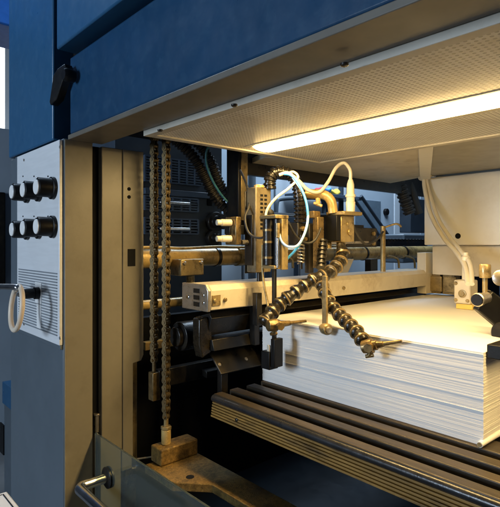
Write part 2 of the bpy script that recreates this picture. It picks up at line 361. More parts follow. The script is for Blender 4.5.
# latch in the recess above
lt = thing('door_latch', 'dark latch bracket with round knob beside the blue beam end', 'latch', tuple(P(66, 105, y=.5)))
b = B(); q = [P(x, y, y=.49) for x, y in ((58, 76), (62, 70), (69, 65), (71, 70), (61, 100), (55, 106), (54, 103))]
b.prism([(v.x, v.z) for v in q], 'y', .478, .498); b.done('bracket', BLACKM, lt)
b = B(); p = P(71, 76, y=.49); b.lathe((p.x, .4985, p.z), (0, -1, 0), [(0, .015), (.02, .017), (.028, .013)], 20); b.done('knob', BLACKP, lt, 0)
b = B(); p = P(57.5, 30, y=.5)

# ================================================================== hood lamp
lamp = thing('strip_lamp', 'long glowing strip lamp set into the perforated hood', 'lamp', (-.2, .937, HZ))
b = B(); pr = []
for k in range(9):
    a = math.pi*k/8; pr.append((.934-.041*math.cos(a), HZ+.001-.011*math.sin(a)))
b.prism(pr, 'x', -.984, .6); b.done('diffuser', emit('lamp_glow', LAMP_COL, LAMP_STRENGTH), lamp, 0)
b = B(); b.box(-.984, .6, .8905, .9845, HZ+.004, HZ+.0125); b.done('lamp_body', WHITEPAINT, lamp, 0)

# ================================================================== paper stack
STZ, SBZ = CZ-.218, CZ-.4035
b = B(); z = SBZ; k = 0
while z < STZ-.0005:
    h = random.choice((.0006, .0008, .0010, .0014, .002, .003)); h = min(h, STZ-z)
    a = random.gauss(0, .00012)
    if random.random() < .035: a -= random.uniform(.0003, .0014)
    b.box(-1.06+random.gauss(0, .0004), -.421+random.gauss(0, .0004), 1.0+a, 2.03+random.gauss(0, .001), z, z+h-.0001); z += h
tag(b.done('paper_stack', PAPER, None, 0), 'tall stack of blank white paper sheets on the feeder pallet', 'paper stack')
b = B(); p0 = P(483, 441, y=.993); p0.z = SBZ+.006; b.tube([p0+Vector((-.004, -.006, 0)), p0+Vector((-.002, .06, .001)), p0+Vector((.002, .16, 0))], .006, n=14)
b.tube([p0+Vector((-.004, -.008, 0)), p0+Vector((-.004, -.0065, 0))], .0045, n=14, mi=1, step=.001)
tag(b.done('paper_roll', [PAPER, BRASS], None, 0), 'thin rolled paper tube under the near right corner of the sheets', 'paper roll')

# ================================================================== pallet
pal = thing('pile_board', 'dark slatted pile board with layered wooden front edge', 'pallet', (-.4, 1.4, CZ-.47))
PX0, PX1 = -1.055, .5
b = B(); b.box(PX0, PX1, .822, 2.1, CZ-.462, CZ-.422); b.done('board', PALM, pal)
for y0, y1 in ((.8137, .843), (.870, .900), (.930, .962), (.99, 1.05)):
    b = B(); b.box(PX0+random.uniform(-.004, .004), PX1, y0, y1, CZ-.4215, CZ-.4045); b.done('slat', SLATW, pal, .0025)
b = B(); b.tube([(PX0, .815, CZ-.417), (PX1, .815, CZ-.417)], .0095, n=16, step=.4); b.done('edge_strip', PALM, pal, 0)
b = B()
for k in range(6):
    z = CZ-.466+k*.0068; o = random.uniform(-.001, .001)
    b.box(PX0-.004, PX1, .8135+o-.0012*(5-k), .8215, z, z+.0048)
pf = b.done('front_edge', PLY, pal, .0008)
for px in (237,):
    q = P(px, 405, y=.811); q.z = CZ-.448; b = B(); bolt(b, Vector((q.x, .8105, q.z)), (0, -1, 0), .005, .003); b.done('screw', BLACKM, pf, 0)

# ================================================================== lift bar and chains
bar = thing('lift_bar', 'gritty rust brown lifting bar under the pile board', 'lift bar', (-.9, .79, .76))
zz = CZ-.6145; hole = P(190, 477, z=zz)
b = B(); poly = [(-1.215, .70), (-1.075, .70), (-1.0, .768), (.8, .768), (.8, .852), (-1.215, .852)]
b.prism(poly, 'z', zz-.022, zz); b.done('bar_plate', RUST, bar, .002)
b = B(); b.lathe(hole+Vector((0, 0, -.001)), (0, 0, 1), [(0, .011), (.0016, .011)], 20); b.done('hole', DARK, bar, 0)
b = B(); b.box(-1.225, -1.17, .722, .846, zz+.0005, zz+.046); b.done('end_block', RUST, bar, .004)
def chain(name, x, y, zb, zt, label, socket):
    o = thing(name, label, 'chain', (x, y, zb), 'lifting chains beside the column')
    b = B(); pitch = .0205; z = zb; k = 0
    d = Vector((.25, -.97, 0)).normalized()   # pin axis
    n = Vector((-d.y, d.x, 0))
    M = Matrix((( n.x, d.x, 0, x), (n.y, d.y, 0, y), (0, 0, 1, 0), (0, 0, 0, 1)))
    while z < zt:
        for s in (-1, 1):
            off = (.0085 if k % 2 else .0055)*s
            ring = []
            for j in range(10):
                a = math.pi*j/9; ring.append((.0084*math.cos(a), z+pitch+.0084*math.sin(a)))
            ring += [(.0042, z+pitch*.5)][:0]
            for j in range(10):
                a = math.pi+math.pi*j/9; ring.append((.0084*math.cos(a), z+.0084*math.sin(a)))
            # waist
            ring = ring[:10]+[(-.0058, z+pitch*.5)]+ring[10:]+[(.0058, z+pitch*.5)]
            pre = len(b.bm.verts); b.prism(ring, 'y', off-.0013, off+.0013); b.bm.verts.ensure_lookup_table()
            for v in b.bm.verts[pre:]: v.co = M @ v.co
        c = Vector((x, y, z)); b.cyl(c-d*.0115, c+d*.0115, .004, n=10); b.cyl(c-d*.0042, c+d*.0042, .008, n=12)
        z += pitch; k += 1
    b.done('links', GREASE, o, 0); return o
cx, cy = -1.2, .757
zs = P(165, 419, t=1.39).z
ch = chain('lifting_chain', cx, cy, zs+.004, 1.72, 'greased lifting chain screwed into the rusty end block', True)
b = B(); b.cyl((cx, cy, zs-.022), (cx, cy, zs+.004), .0065, n=16); b.done('rod', BRASS, ch, 0)
b = B(); b.cyl((cx, cy, zs-.032), (cx, cy, zs-.0225), .0155, n=6); b.done('lock_nut', BRASS, ch)
b = B(); b.cyl((cx, cy, zz+.0465), (cx, cy, zs-.0325), .0135, n=20); b.done('end_socket', PIPE, ch)
cx2, cy2 = -1.24, .742
zs2 = P(154, 362, t=1.41).z
ch2 = chain('lifting_chain', cx2, cy2, zs2+.004, 1.72, 'greased lifting chain nearest the column, ending in a hanging lug', True)
b = B(); b.box(cx2-.012, cx2+.014, cy2-.012, cy2+.012, zs2-.11, zs2-.03); b.cyl((cx2, cy2, zs2-.03), (cx2, cy2, zs2+.004), .006, n=14); b.done('lug', GREASE, ch2)

# ================================================================== side rail
rail = thing('side_rail', 'long cream rail with grey end cap above the paper edge', 'rail', (-1.09, 1.4, 1.22))
b = B(); rz0, rz1 = CZ-.178, CZ-.112
prof = [(-1.15, rz0), (-1.035, rz0), (-1.033, rz1-.014), (-1.045, rz1), (-1.15, rz1)]
b.prism(prof, 'y', .789, 1.96); b.done('rail_body', CREAM, rail, .003)
b = B(); b.prism([(-1.152, rz0-.003), (-1.034, rz0-.003), (-1.031, rz1-.014), (-1.045, rz1+.002), (-1.152, rz1+.002)], 'y', .778, .7885); cap = b.done('end_cap', STEEL, rail, .002)
for x, z in ((-1.125, rz0+.03), (-1.12, rz0+.03), (-1.05, rz0+.02), (-1.05, rz0+.04)): b = B(); bolt(b, Vector((x, .778, z)), (0, -1, 0), .005, .003); b.done('bolt', CHROME, cap, 0)
b = B()
for k in range(3): b.box(-1.095, -1.07, .7765, .7785, rz0+.008+.018*k, rz0+.02+.018*k)
b.done('marking', BLACKM, cap, 0)
for yy in (.80, .835, 1.35): b = B(); bolt(b, Vector((-1.0315, yy, rz0+.026)), (1, 0, 0), .006, .004); b.done('bolt', BRASS, rail, 0)
b = B(); b.box(-1.034, -1.0315, .792, .82, rz0+.012, rz0+.04); b.done('plate', BRASS, rail, .0005)
cl = thing('rail_clamp', 'brass coloured clamp block on the near end of the cross pipe', 'clamp', tuple(P(190, 285, x=-1.2)))
q0, q1 = P(181, 260, x=-1.28), P(204, 275, x=-1.28)
b = B(); b.box(-1.36, -1.28, q0.y, q1.y, q1.z, q0.z+.002); b.done('block', BRASS, cl, .003)
for yy in (q0.y+.012, q1.y-.012): b = B(); bolt(b, Vector((-1.28, yy, q0.z-.01)), (1, 0, 0), .006, .005); b.done('bolt', STEEL, cl, 0)
b = B(); yc = (q0.y+q1.y)/2+.012; b.cyl((-1.31, yc, rz1-.1), (-1.31, yc, q1.z-.0005), .014); b.done('post', BRASS, cl)

# ================================================================== suction head
head = thing('sheet_feeder', 'brass and black sheet feeder hanging over the left edge of the paper', 'feeder head', (-1.08, 1.1, 1.3))
b = B(); b.box(-1.24, -1.19, 1.03, 1.058, 1.462, 1.72); b.done('hanger', BRASS, head, .002)
b = B(); b.box(-1.252, -1.2405, 1.02, 1.064, 1.455, 1.72); b.box(-1.24, -1.19, 1.0175, 1.0295, 1.455, 1.72); b.done('hanger_cover', BLACKM, head)
b = B(); b.box(-1.115, -1.09, .90, 1.60, 1.425, 1.452); b.done('crossbar', BLACKM, head)
b = B(); b.box(-1.118, -1.068, .905, .925, 1.395, 1.475); b.done('clamp', DBRASS, head, .003)
for z in (1.458, 1.412):
    b = B(); b.lathe((-1.09, .9045, z), (-.25, -1, 0), [(0, .010), (.03, .010), (.031, .0085), (.045, .0085), (.046, .005)], 20); b.done('stud', CREAM, head)
# tall slotted box
bx, by = P(256.5, 230, t=1.44).x, P(256.5, 230, t=1.44).y
zt, zb = P(262, 188, t=1.45).z, P(262, 272, t=1.45).z
b = B(); b.box(bx-.026, bx+.014, by-.016, by+.046, zb, zt); sb = b.done('slotted_box', AGED, head, .003)
b = B(); b.lathe((bx, by+.01, zt), (0, 0, 1), [(0, .016), (.006, .016), (.009, .012)], 20); b.done('cap', PIPE, sb, 0)
b = B()
for k in range(9):
    for yy in (.002, .018): b.box(bx+.0135, bx+.0152, by+yy, by+yy+.010, zt-.026-k*.012, zt-.020-k*.012)
b.done('slot', DARK, sb, 0)
b = B(); b.box(bx-.03, bx-.0265, by-.02, by+.03, zb-.004, zt-.01); b.box(bx-.026, bx+.005, by-.022, by-.0165, zb+.02, zt-.08); b.done('side_cover', BLACKM, sb)
b = B(); b.cyl((bx, by+.012, zb-.06), (bx, by+.012, zb), .008); b.done('spindle', BLACKM, sb)
# actuator pair with the hanging stop
T = 1.33
pa = P(273.5, 240, t=T); za, zbm = P(270, 219, t=T).z, P(270, 265, t=T).z
b = B(); b.cyl((pa.x-.012, pa.y-.006, zbm), (pa.x-.012, pa.y-.006, za), .016); b.cyl((pa.x+.010, pa.y+.008, zbm), (pa.x+.010, pa.y+.008, za), .014); act = b.done('actuator', BLACKM, head, .001)
b = B(); b.box(pa.x-.034, pa.x+.028, pa.y-.02, pa.y+.03, za+.0005, za+.010); b.box(pa.x+.022, pa.x+.030, pa.y+.002, pa.y+.026, zbm-.012, za); b.box(pa.x-.03, pa.x+.0215, pa.y-.018, pa.y+.028, zbm-.010, zbm-.0005); b.done('frame', BRASS, act)
b = B(); b.cyl((pa.x+.022, pa.y-.006, za-.05), (pa.x+.022, pa.y-.006, za-.012), .006); b.cyl((pa.x+.024, pa.y-.008, zbm-.006), (pa.x+.024, pa.y-.008, za-.052), .004, mi=1); b.done('fitting', [BRASS, CHROME], act, 0)
rp = P(274.5, 300, t=T); zk0, zk1 = P(272, 340, t=T).z, P(272, 369, t=T).z
b = B(); b.box(rp.x-.005, rp.x+.005, rp.y-.006, rp.y+.004, zk0-.01, zbm-.0105); b.done('rod', BLACKM, head)
kp = P(272, 355, t=T)
b = B(); b.box(kp.x-.026, kp.x+.006, kp.y-.016, kp.y+.018, zk1, zk0-.03); b.box(kp.x+.0065, kp.x+.022, kp.y-.012, kp.y+.02, zk1+.008, zk0+.006); st = b.done('stop_block', BLACKP, head, .002)
b = B(); b.box(kp.x-.006, kp.x+.004, kp.y-.014, kp.y-.008, zk0-.0295, zk0-.012); b.done('pin', CREAM, st)
b = B(); b.tube([P(262.5, 245, t=1.34), P(262.5, 268, t=1.34), P(264, 285, t=1.33), P(267, 300, t=1.325), P(269, 313, t=1.31)], .0032); b.done('wire', BRASS, head, 0)
# plates between the crossbar and the valve
pm = P(309.5, 250, t=1.47); b = B(); b.box(pm.x-.012, pm.x+.006, pm.y-.008, pm.y+.012, P(309, 273, t=1.47).z, P(309, 224, t=1.47).z); b.done('drop_plate', BLACKM, head)
pm = P(316.5, 250, t=1.46); b = B(); b.box(pm.x-.008, pm.x+.012, pm.y-.008, pm.y+.02, P(309, 268, t=1.46).z, P(309, 217, t=1.46).z); b.done('drop_plate', DBRASS, head)
e0, e1 = P(347, 226, x=-1.07), P(377, 247, x=-1.07)
b = B(); b.box(-1.089, -1.07, e0.y, e1.y, e1.z, e0.z-.004); pe = b.done('end_plate', BLACKM, head, .002)
for z in (e0.z-.025, e1.z+.014): b = B(); b.lathe((-1.07, e1.y-.025, z), (1, 0, 0), [(0, .008), (.006, .008), (.008, .005)], 18); b.done('bolt', BRASS, pe, 0)
pr_ = P(383, 250, x=-1.1); b = B(); b.cyl((-1.1, pr_.y, P(383, 273, x=-1.1).z), (-1.1, pr_.y, P(383, 226, x=-1.1).z), .010); b.tube([Vector((-1.1, pr_.y, P(383, 228, x=-1.1).z)), Vector((-1.06, pr_.y+.03, P(383, 224, x=-1.1).z)), Vector((-1.05, pr_.y+.05, P(383, 227, x=-1.1).z))], .004); b.done('post', BRASS, head)
b = B(); b.prism([(P(337, 273, x=-1.2).y, P(337, 273, x=-1.2).z), (P(346, 273, x=-1.2).y, P(346, 273, x=-1.2).z), (P(352, 259, x=-1.2).y, P(352, 259, x=-1.2).z), (P(343, 259, x=-1.2).y, P(343, 259, x=-1.2).z)], 'x', -1.22, -1.19); b.done('strut', CREAM, head)
p = P(373, 266, x=-1.2); b = B(); b.box(-1.22, -1.19, p.y-.03, p.y+.02, p.z-.03, p.z+.03); b.done('hook', BLACKM, head)
for px in (290, 396, 412):
    q = [P(px-8, 256, x=-1.2), P(px-3, 257, x=-1.2), P(px+2, 260, x=-1.2), P(px+3, 268, x=-1.2)]
    b = B(); b.tube(q, .005); b.done('hook', BRASS, head, 0)

# valve block
vx1, vy0 = P(337, 230, t=1.46).x, P(337, 230, t=1.46).y
v0, v1 = P(337, 242, t=1.46).z, P(337, 215, t=1.46).z
val = thing('air_valve', 'black and brass air valve with white plug on the crossbar', 'valve', (vx1-.03, vy0+.03, v0))
b = B(); b.box(vx1-.072, vx1-.001, vy0, vy0+.02, v0+.004, v1); b.done('coil', BLACKP, val, .002)
b = B(); b.box(vx1-.06, vx1, vy0+.0205, vy0+.085, v0, v1); b.cyl((vx1, vy0+.06, v0+.03), (vx1+.006, vy0+.06, v0+.03), .010); b.cyl((vx1, vy0+.05, v0+.055), (vx1+.004, vy0+.05, v0+.055), .006); b.done('valve_body', BRASS, val, .003)
b = B(); b.box(vx1-.05, vx1+.02, vy0+.01, vy0+.10, v1+.0005, v1+.012); b.done('flange', BRASS, val, .003)
pc = P(350.5, 212, t=1.5); zc1 = P(350.5, 178, t=1.5).z
b = B(); h = zc1-pc.z; b.lathe((pc.x, pc.y, v1+.0125), (0, 0, 1), [(0, .013), (h*.28, .0145), (h*.30, .0125), (h*.42, .0125), (h*.43, .0155), (h*.5, .0155), (h*.51, .012), (h*.8, .011), (h*.92, .0075), (h*.95, .006)], 24); b.done('plug', HOSEW, val, 0)
b = B(); b.cyl((vx1-.02, vy0+.045, v0-.012), (vx1-.02, vy0+.045, v0), .014); b.cyl((vx1-.05, vy0+.02, v0-.02), (vx1-.05, vy0+.02, v0), .011); b.done('fitting', BRASS, val)

# hoses on the head
b = B(); b.tube([P(350.5, 180, t=1.5), P(350, 170, t=1.5), P(344, 163, t=1.5), P(336, 168, t=1.5), P(328, 182, t=1.49), P(319, 192, t=1.47), P(308, 190, t=1.45), P(298, 180, t=1.44), P(288, 173, t=1.44), P(279, 175, t=1.44)], .0052)
tag(b.done('air_hose', HOSEW, None, 0), 'pale hose looping from the white plug to the elbow', 'hose', 'thin air hoses on the suction head')
b = B(); b.tube([P(265, 224, t=1.37), P(267, 210, t=1.37), P(276, 198, t=1.37), P(289, 188, t=1.38), P(298, 178, t=1.40), P(294, 172, t=1.43), P(288, 173, t=1.45)], .0036)
tag(b.done('air_hose', HOSEW, None, 0), 'thin white hose arching up from the actuator top', 'hose', 'thin air hoses on the suction head')
b = B(); b.tube([P(284, 174, t=1.40), P(292, 176, t=1.39), P(301, 188, t=1.37), P(307, 206, t=1.35), P(307, 226, t=1.34), P(299, 245, t=1.33), P(289, 257, t=1.33), P(278, 267, t=1.325)], .0036)
tag(b.done('air_hose', HOSEB, None, 0), 'blue hose curving round to the actuator foot', 'hose', 'thin air hoses on the suction head')
b = B(); b.tube([P(279, 234, t=1.315), P(282, 242, t=1.31), P(289, 247, t=1.31), P(298, 245, t=1.315), P(305, 232, t=1.33), P(308, 215, t=1.345), P(304, 195, t=1.37), P(293, 178, t=1.39)], .0033)
tag(b.done('air_hose', mat('pale_blue_hose', (.40, .58, .80), .3), None, 0), 'pale blue hose bending under the actuator fitting', 'hose', 'thin air hoses on the suction head')
corr = lambda r, amp, per: (lambda L: r+amp*(1 if (L % per) < per*.55 else -1))
b = B(); b.tube([P(270, 189, t=1.46), P(270, 180, t=1.46), P(275, 173, t=1.46), P(284, 172, t=1.46), P(293, 177, t=1.46), P(298, 188, t=1.46), P(300, 202, t=1.46), P(300, 222, t=1.47)], corr(.0165, .0022, .012), n=16, step=.0018)
tag(b.done('suction_hose', BRONZE, None, 0), 'thick ribbed brown hose arching from the slotted box down to the crossbar', 'hose')
b = B(); b.tube([P(300, 193, t=1.5), P(312, 194, t=1.5), P(324, 195, t=1.49), P(331, 201, t=1.485), P(333, 213, t=1.485)], .0145, n=18)
b.cyl(P(318, 199, t=1.46), P(318, 205, t=1.45), .007); b.cyl(P(314, 203, t=1.455), P(322, 206, t=1.445), .0045); b.cyl(P(300, 194, t=1.5), P(305, 194, t=1.5), .017)
tag(b.done('elbow_pipe', PIPE, None, 0), 'smooth elbow pipe entering the black valve coil', 'pipe')

# jointed arms: flared segments with collars
def jointed_arm(label, pts, r, nozzle):
    o = thing('jointed_arm', label, 'jointed arm', tuple(pts[-1]), 'jointed blow arms over the paper')
    sp = spline(pts, .002); L = [0]
    for a, c in zip(sp, sp[1:]): L.append(L[-1]+(c-a).length)
    seg = r*1.72; n = max(2, round(L[-1]/seg)); seg = L[-1]/n
    def at(s):
        for i in range(len(L)-1):
            if L[i+1] >= s: return sp[i].lerp(sp[i+1], (s-L[i])/max(1e-9, L[i+1]-L[i]))
        return sp[-1]
    for k in range(n):
        a, c = at(k*seg), at((k+1)*seg); l = (c-a).length
        b = B(); b.lathe(a, c-a, [(-.1*l, r*.70), (.08*l, r*.72), (.25*l, r*.78), (.45*l, r*.93), (.62*l, r*1.02), (.8*l, r*.98), (.98*l, r*.86), (1.08*l, r*.7)], 22)
        sg = b.done('arm_segment', BRONZE, o, 0)
        b = B(); b.lathe(a.lerp(c, .72), c-a, [(0, r*1.0), (.03*l, r*1.08), (.14*l, r*1.08), (.19*l, r*.95)], 22); b.done('collar', DBRASS2, sg, 0)
    if nozzle:
        j, e = nozzle; d = (e-j).normalized(); ln = (e-j).length
        b = B(); b.lathe(j-d*.02, d, [(0, .010), (.003, .0145), (.018, .0165), (.026, .0165), (.027, .0115), (.036, .0115), (.037, .009), (ln*.7, .0065), (ln*.71, .005), (ln+.02, .0036)], 20); nz = b.done('nozzle', DBRASS, o, 0)
        sd = d.cross(Vector((0, 0, 1))).normalized(); b = B(); b.cyl(j+d*.004-sd*.024, j+d*.004+sd*.024, .0075, n=16); b.cyl(j+d*.004+sd*.0245, j+d*.004+sd*.031, .0105, n=6); b.done('pivot', DBRASS, nz, 0)
        up = Vector((0, 0, -1)); b = B(); b.cyl(j+d*.008, j+d*.008+up*.022-d*.01, .006, n=12); b.cyl(j+d*.008+up*.022-d*.018, j+d*.008+up*.022+d*.0, .0045, n=10); b.done('thumb_screw', DBRASS, nz, 0)
    return o
J = P(322, 277, t=1.38)
jointed_arm('jointed arm rising from the junction to the valve', [P(341, 246, t=1.47), P(343, 257, t=1.45), P(337, 266, t=1.42), P(329, 273, t=1.39), P(321, 277, t=1.38)], .0195, None)
jointed_arm('jointed arm bending left beside the hanging stop block', [P(320, 276, t=1.38), P(307, 284, t=1.37), P(295, 293, t=1.35), P(283, 301, t=1.34), P(273, 311, t=1.31), P(264, 323, t=1.29)], .0195, (P(274, 325, t=1.27), P(306, 321, t=1.31)))
jointed_arm('jointed arm reaching right to the front edge of the paper', [P(322, 281, t=1.36), P(324, 292, t=1.32), P(334, 309, t=1.27), P(346, 321, t=1.22), P(357, 332, t=1.17), P(363, 341, t=1.14)], .0175, (P(370, 346, t=1.12), P(402, 341, t=1.085)))
# roller foot
rf = thing('roller_foot', 'small brass roller on a rod touching the top front edge of the paper', 'roller', tuple(P(325, 335, t=1.26)))
b = B(); q0, q1 = P(325, 287, t=1.27), P(325, 324, t=1.255); b.box(q1.x-.007, q1.x+.007, q1.y-.004, q1.y+.004, q1.z, q0.z+.03); b.done('shaft', BRASS, rf)
b = B(); c = P(326, 329, t=1.25); d = Vector((.9, -.35, 0)).normalized(); b.lathe(c-d*.012, d, [(0, .012), (.004, .0145), (.02, .0145), (.024, .012)], 24); rl = b.done('wheel', BRASS, rf, .0005)
b = B(); b.lathe(c+d*.0125, d, [(0, .008), (.003, .008), (.004, .005)], 18); b.lathe(c-d*.022, d, [(0, .009), (.008, .010)], 18); b.done('hub', STEEL, rl, 0)

# ================================================================== right side: cables, lifter, clamp
def cable(pts, label, r=.0075):
    b = B(); b.tube(pts, r, n=12); tag(b.done('power_cable', HOSEW, None, 0), label, 'cable', 'cables hanging on the white housing')
cable([P(424, 176, y=1.88), P(425, 190, y=1.86), P(431, 215, y=1.82), P(444, 238, y=1.75), P(456, 252, y=1.68), P(465, 266, y=1.60), P(468, 284, y=1.52)], 'cream cable hanging outermost down to the lifter fitting', .0085)
cable([P(426, 177, y=1.885), P(430, 195, y=1.87), P(438, 218, y=1.82), P(449, 236, y=1.77), P(460, 250, y=1.68), P(470, 264, y=1.60), P(472, 284, y=1.52)], 'cream cable running inside its twin against the white housing', .0075)
b = B(); b.tube([P(421, 178, y=1.885), P(425, 174, y=1.87), P(431, 176, y=1.885)], .014, n=14); tag(b.done('cable_gland', CREAM, None, 0), 'cream gland at the housing corner where two cables begin', 'gland')
lf = thing('sheet_lifter', 'cream square lifter block with upright fitting on the paper top', 'lifter', tuple(P(465, 310, z=STZ)))
g = P(464, 306, z=STZ+.012); fx, fy = g.x, g.y
b = B(); b.box(fx-.035, fx+.02, fy-.0, fy+.06, STZ+.018, STZ+.096); lb = b.done('block', CREAM, lf, .005)
for x in (-.027, .012):
    for z in (.03, .085): b = B(); bolt(b, Vector((fx+x, fy, STZ+z)), (0, -1, 0), .006, .005); b.done('bolt', BRASS, lb, 0)
b = B(); b.lathe((fx-.005, fy, STZ+.052), (0, -1, 0), [(0, .013), (.003, .013), (.0035, .008), (.008, .008)], 20); b.done('port', BRASS, lb, 0)
b = B(); b.lathe((fx-.008, fy+.03, STZ+.0965), (0, 0, 1), [(0, .012), (.05, .011), (.052, .014), (.075, .014), (.08, .009), (.09, .008)], 20); b.done('fitting', HOSEW, lf, 0)
b = B(); b.box(fx-.03, fx+.025, fy+.005, fy+.055, STZ+.0005, STZ+.0175); b.done('pad', mat('yellow_pad', (.7, .5, .12), .6), lf, .002)
sg_ = thing('hand_clamp', 'black angled hand clamp with round knobs above the right paper edge', 'clamp', tuple(P(490, 328, t=1.2)))
T = 1.17
q = P(489, 306, t=T)
M = Matrix.Translation(q) @ Matrix.Rotation(R(YAW), 4, 'Z') @ Matrix.Rotation(R(40), 4, 'Y')
b = B(); b.box(-.022, .085, -.014, .012, -.028, .030, 0, M); b.done('clamp_arm', BLACKP, sg_, .003)
M2 = Matrix.Translation(q) @ Matrix.Rotation(R(YAW), 4, 'Z') @ Matrix.Rotation(R(40), 4, 'Y')
b = B(); b.box(-.018, .10, .0125, .03, .005, .034, 0, M2); b.done('clamp_bar', STEEL, sg_, .003)
a = P(477, 300, t=1.11); c = P(488, 297, t=1.15)
b = B(); d = (c-a).normalized(); b.lathe(a, d, [(0, .0135), (.002, .0155), (.012, .0155), (.0125, .013), (.05, .013)], 24); b.done('stub', STEEL, sg_, 0)
b = B(); b.lathe(a-d*.003, d, [(0, .0125), (.0028, .0135)], 24); b.done('stub_cap', BLACKP, sg_, 0)
a = P(485, 283, t=1.18); 
b = B(); b.lathe(a, (0, 0, 1), [(-.05, .006), (.012, .006), (.0125, .0125), (.016, .0135), (.042, .0135), (.045, .012)], 24); b.done('knob', BRASS, sg_, 0)
a = P(501, 278, t=1.22); b = B(); b.lathe(a, P(500, 270, t=1.1)-P(500, 270, t=1.2), [(0, .020), (.010, .020), (.012, .016)], 28); b.done('disc', STEEL, sg_, 0)
b = B(); a = P(504, 333, t=1.15); b.lathe(a, (-.2, -1, .2), [(0, .024), (.014, .024), (.018, .02)], 28); b.done('disc', BLACKM, sg_, 0)
b = B(); a = P(499, 352, y=1.02); b.box(-.419, -.39, a.y-.01, a.y+.06, a.z-.014, a.z+.014); tag(b.done('side_stop', BLACKP, None, .002), 'small black stop pressed against the right side of the paper', 'stop')

# ================================================================== drag hoses behind
b = B(); b.tube([P(160, 134, t=1.6), P(176, 141, t=1.6), P(194, 158, t=1.62), P(206, 180, t=1.64), P(217, 200, t=1.66), P(236, 217, t=1.67)], corr(.0165, .0022, .0125), n=16, step=.002)
tag(b.done('drag_hose', RUBBER, None, 0), 'lower black ribbed hose sagging behind the hanger', 'hose', 'black ribbed hoses behind the hanger')
b = B(); b.tube([P(180, 134, t=1.62), P(196, 142, t=1.62), P(210, 160, t=1.64), P(219, 182, t=1.66), P(228, 196, t=1.67), P(240, 206, t=1.68)], corr(.0155, .0022, .0125), n=16, step=.002)
tag(b.done('drag_hose', RUBBER, None, 0), 'upper black ribbed hose sagging behind the hanger', 'hose', 'black ribbed hoses behind the hanger')
b = B(); b.tube([P(216, 140, t=1.56), P(207, 150, t=1.56), P(207, 166, t=1.57), P(215, 185, t=1.59), P(226, 200, t=1.61), P(238, 209, t=1.62)], .0036)
tag(b.done('air_hose', HOSET, None, 0), 'thin teal hose between two black ribbed hoses', 'hose')
b = B(); b.tube([P(392, 172, t=2.35), P(399, 184, t=2.35), P(405, 200, t=2.35), P(410, 214, t=2.35)], corr(.028, .003, .02), n=14, step=.003)
b.tube([P(404, 172, t=2.4), P(411, 190, t=2.4), P(416, 206, t=2.4), P(419, 214, t=2.4)], .022, n=12)
tag(b.done('hose_bundle', RUBBER, None, 0), 'black hose bundle drooping beside the white housing corner', 'hose')

# ================================================================== glass guard
gd = thing('glass_guard', 'clear glass safety guard with tubular steel handle', 'safety guard', (-.4, .575, .5))
gz = CZ-.517
b = B(); b.box(-1.284, .5, .583, .589, .45, gz); b.done('pane', GLASS, gd, .001)
fp = P(106, 478, y=.578)
b = B(); b.lathe((fp.x, .5825, fp.z), (0, -1, 0), [(0, .027), (.004, .027), (.006, .023)], 28); b.done('flange', BLACKM, gd, 0)
b = B(); b.lathe((fp.x, .589, fp.z), (0, 1, 0), [(0, .027), (.004, .027)], 28); b.done('flange', BLACKM, gd, 0)
b = B(); hx = fp.x; pts = [Vector((hx, .577, fp.z)), Vector((hx, .55, fp.z)), Vector((hx, .525, fp.z)), Vector((hx+.002, .512, fp.z)), Vector((hx+.013, .503, fp.z)), Vector((hx+.03, .502, fp.z)), Vector((hx+.1, .502, fp.z)), Vector((hx+.42, .502, fp.z))]
b.tube(pts, .0125, n=18); b.done('handle', CHROME, gd, 0)
b = B(); p = P(97, 421, y=.6); b.cyl(p+Vector((0, 0, -.03)), p+Vector((0, 0, .015)), .007); b.cyl(p+Vector((0, 0, .016)), p+Vector((0, 0, .022)), .010); tag(b.done('guard_pin', STEEL, None, .001), 'small steel hinge pin in the black gap above the guard', 'pin')
p = P(137, 459, x=-1.25); b = B(); b.cyl(p, p+Vector((.035, .05, .006)), .0025, n=10); tag(b.done('cotter_pin', STEEL, None, 0), 'thin bright steel pin sticking out near the rusty end block', 'pin')

# ================================================================== control desk corner, lower left
dk = thing('control_desk', 'pale desk corner with dark inset line at the lower left', 'desk', (-.95, .1, 0))
b = B(); b.box(-1.176, -.75, -.25, .33, .835, .85); b.done('desk_top', SILVER, dk, .003)
b = B(); b.box(-1.166, -.76, .318, .3205, .8497, .8508); b.box(-1.1665, -1.164, -.24, .317, .8497, .8508); b.done('inlay', BLACKP, dk, 0)
b = B(); b.box(-1.1, -.8, -.2, .25, 0, .834); b.done('pedestal', SLATE, dk)
# blue cabinet behind the column
cb = thing('tool_cabinet', 'blue tool cabinet with black slot handle behind the left column', 'cabinet', (-2.2, .9, 0))
p = P(4, 403, y=.8)
b = B(); b.box(-2.9, -1.9, .8, 1.2, 0, p.z-.002); b.done('drawer', SLATE, cb, .003)
b = B(); b.box(-2.9, -1.9, .79, 1.2, p.z+.003, p.z+.12); b.done('cabinet_top', BLUE2, cb, .003)
q0, q1 = P(1, 422, y=.8), P(4.5, 455, y=.8)
b = B(); b.box(q0.x, q1.x, .794, .8005, q1.z, q0.z); b.done('handle', BLACKP, cb, 0)

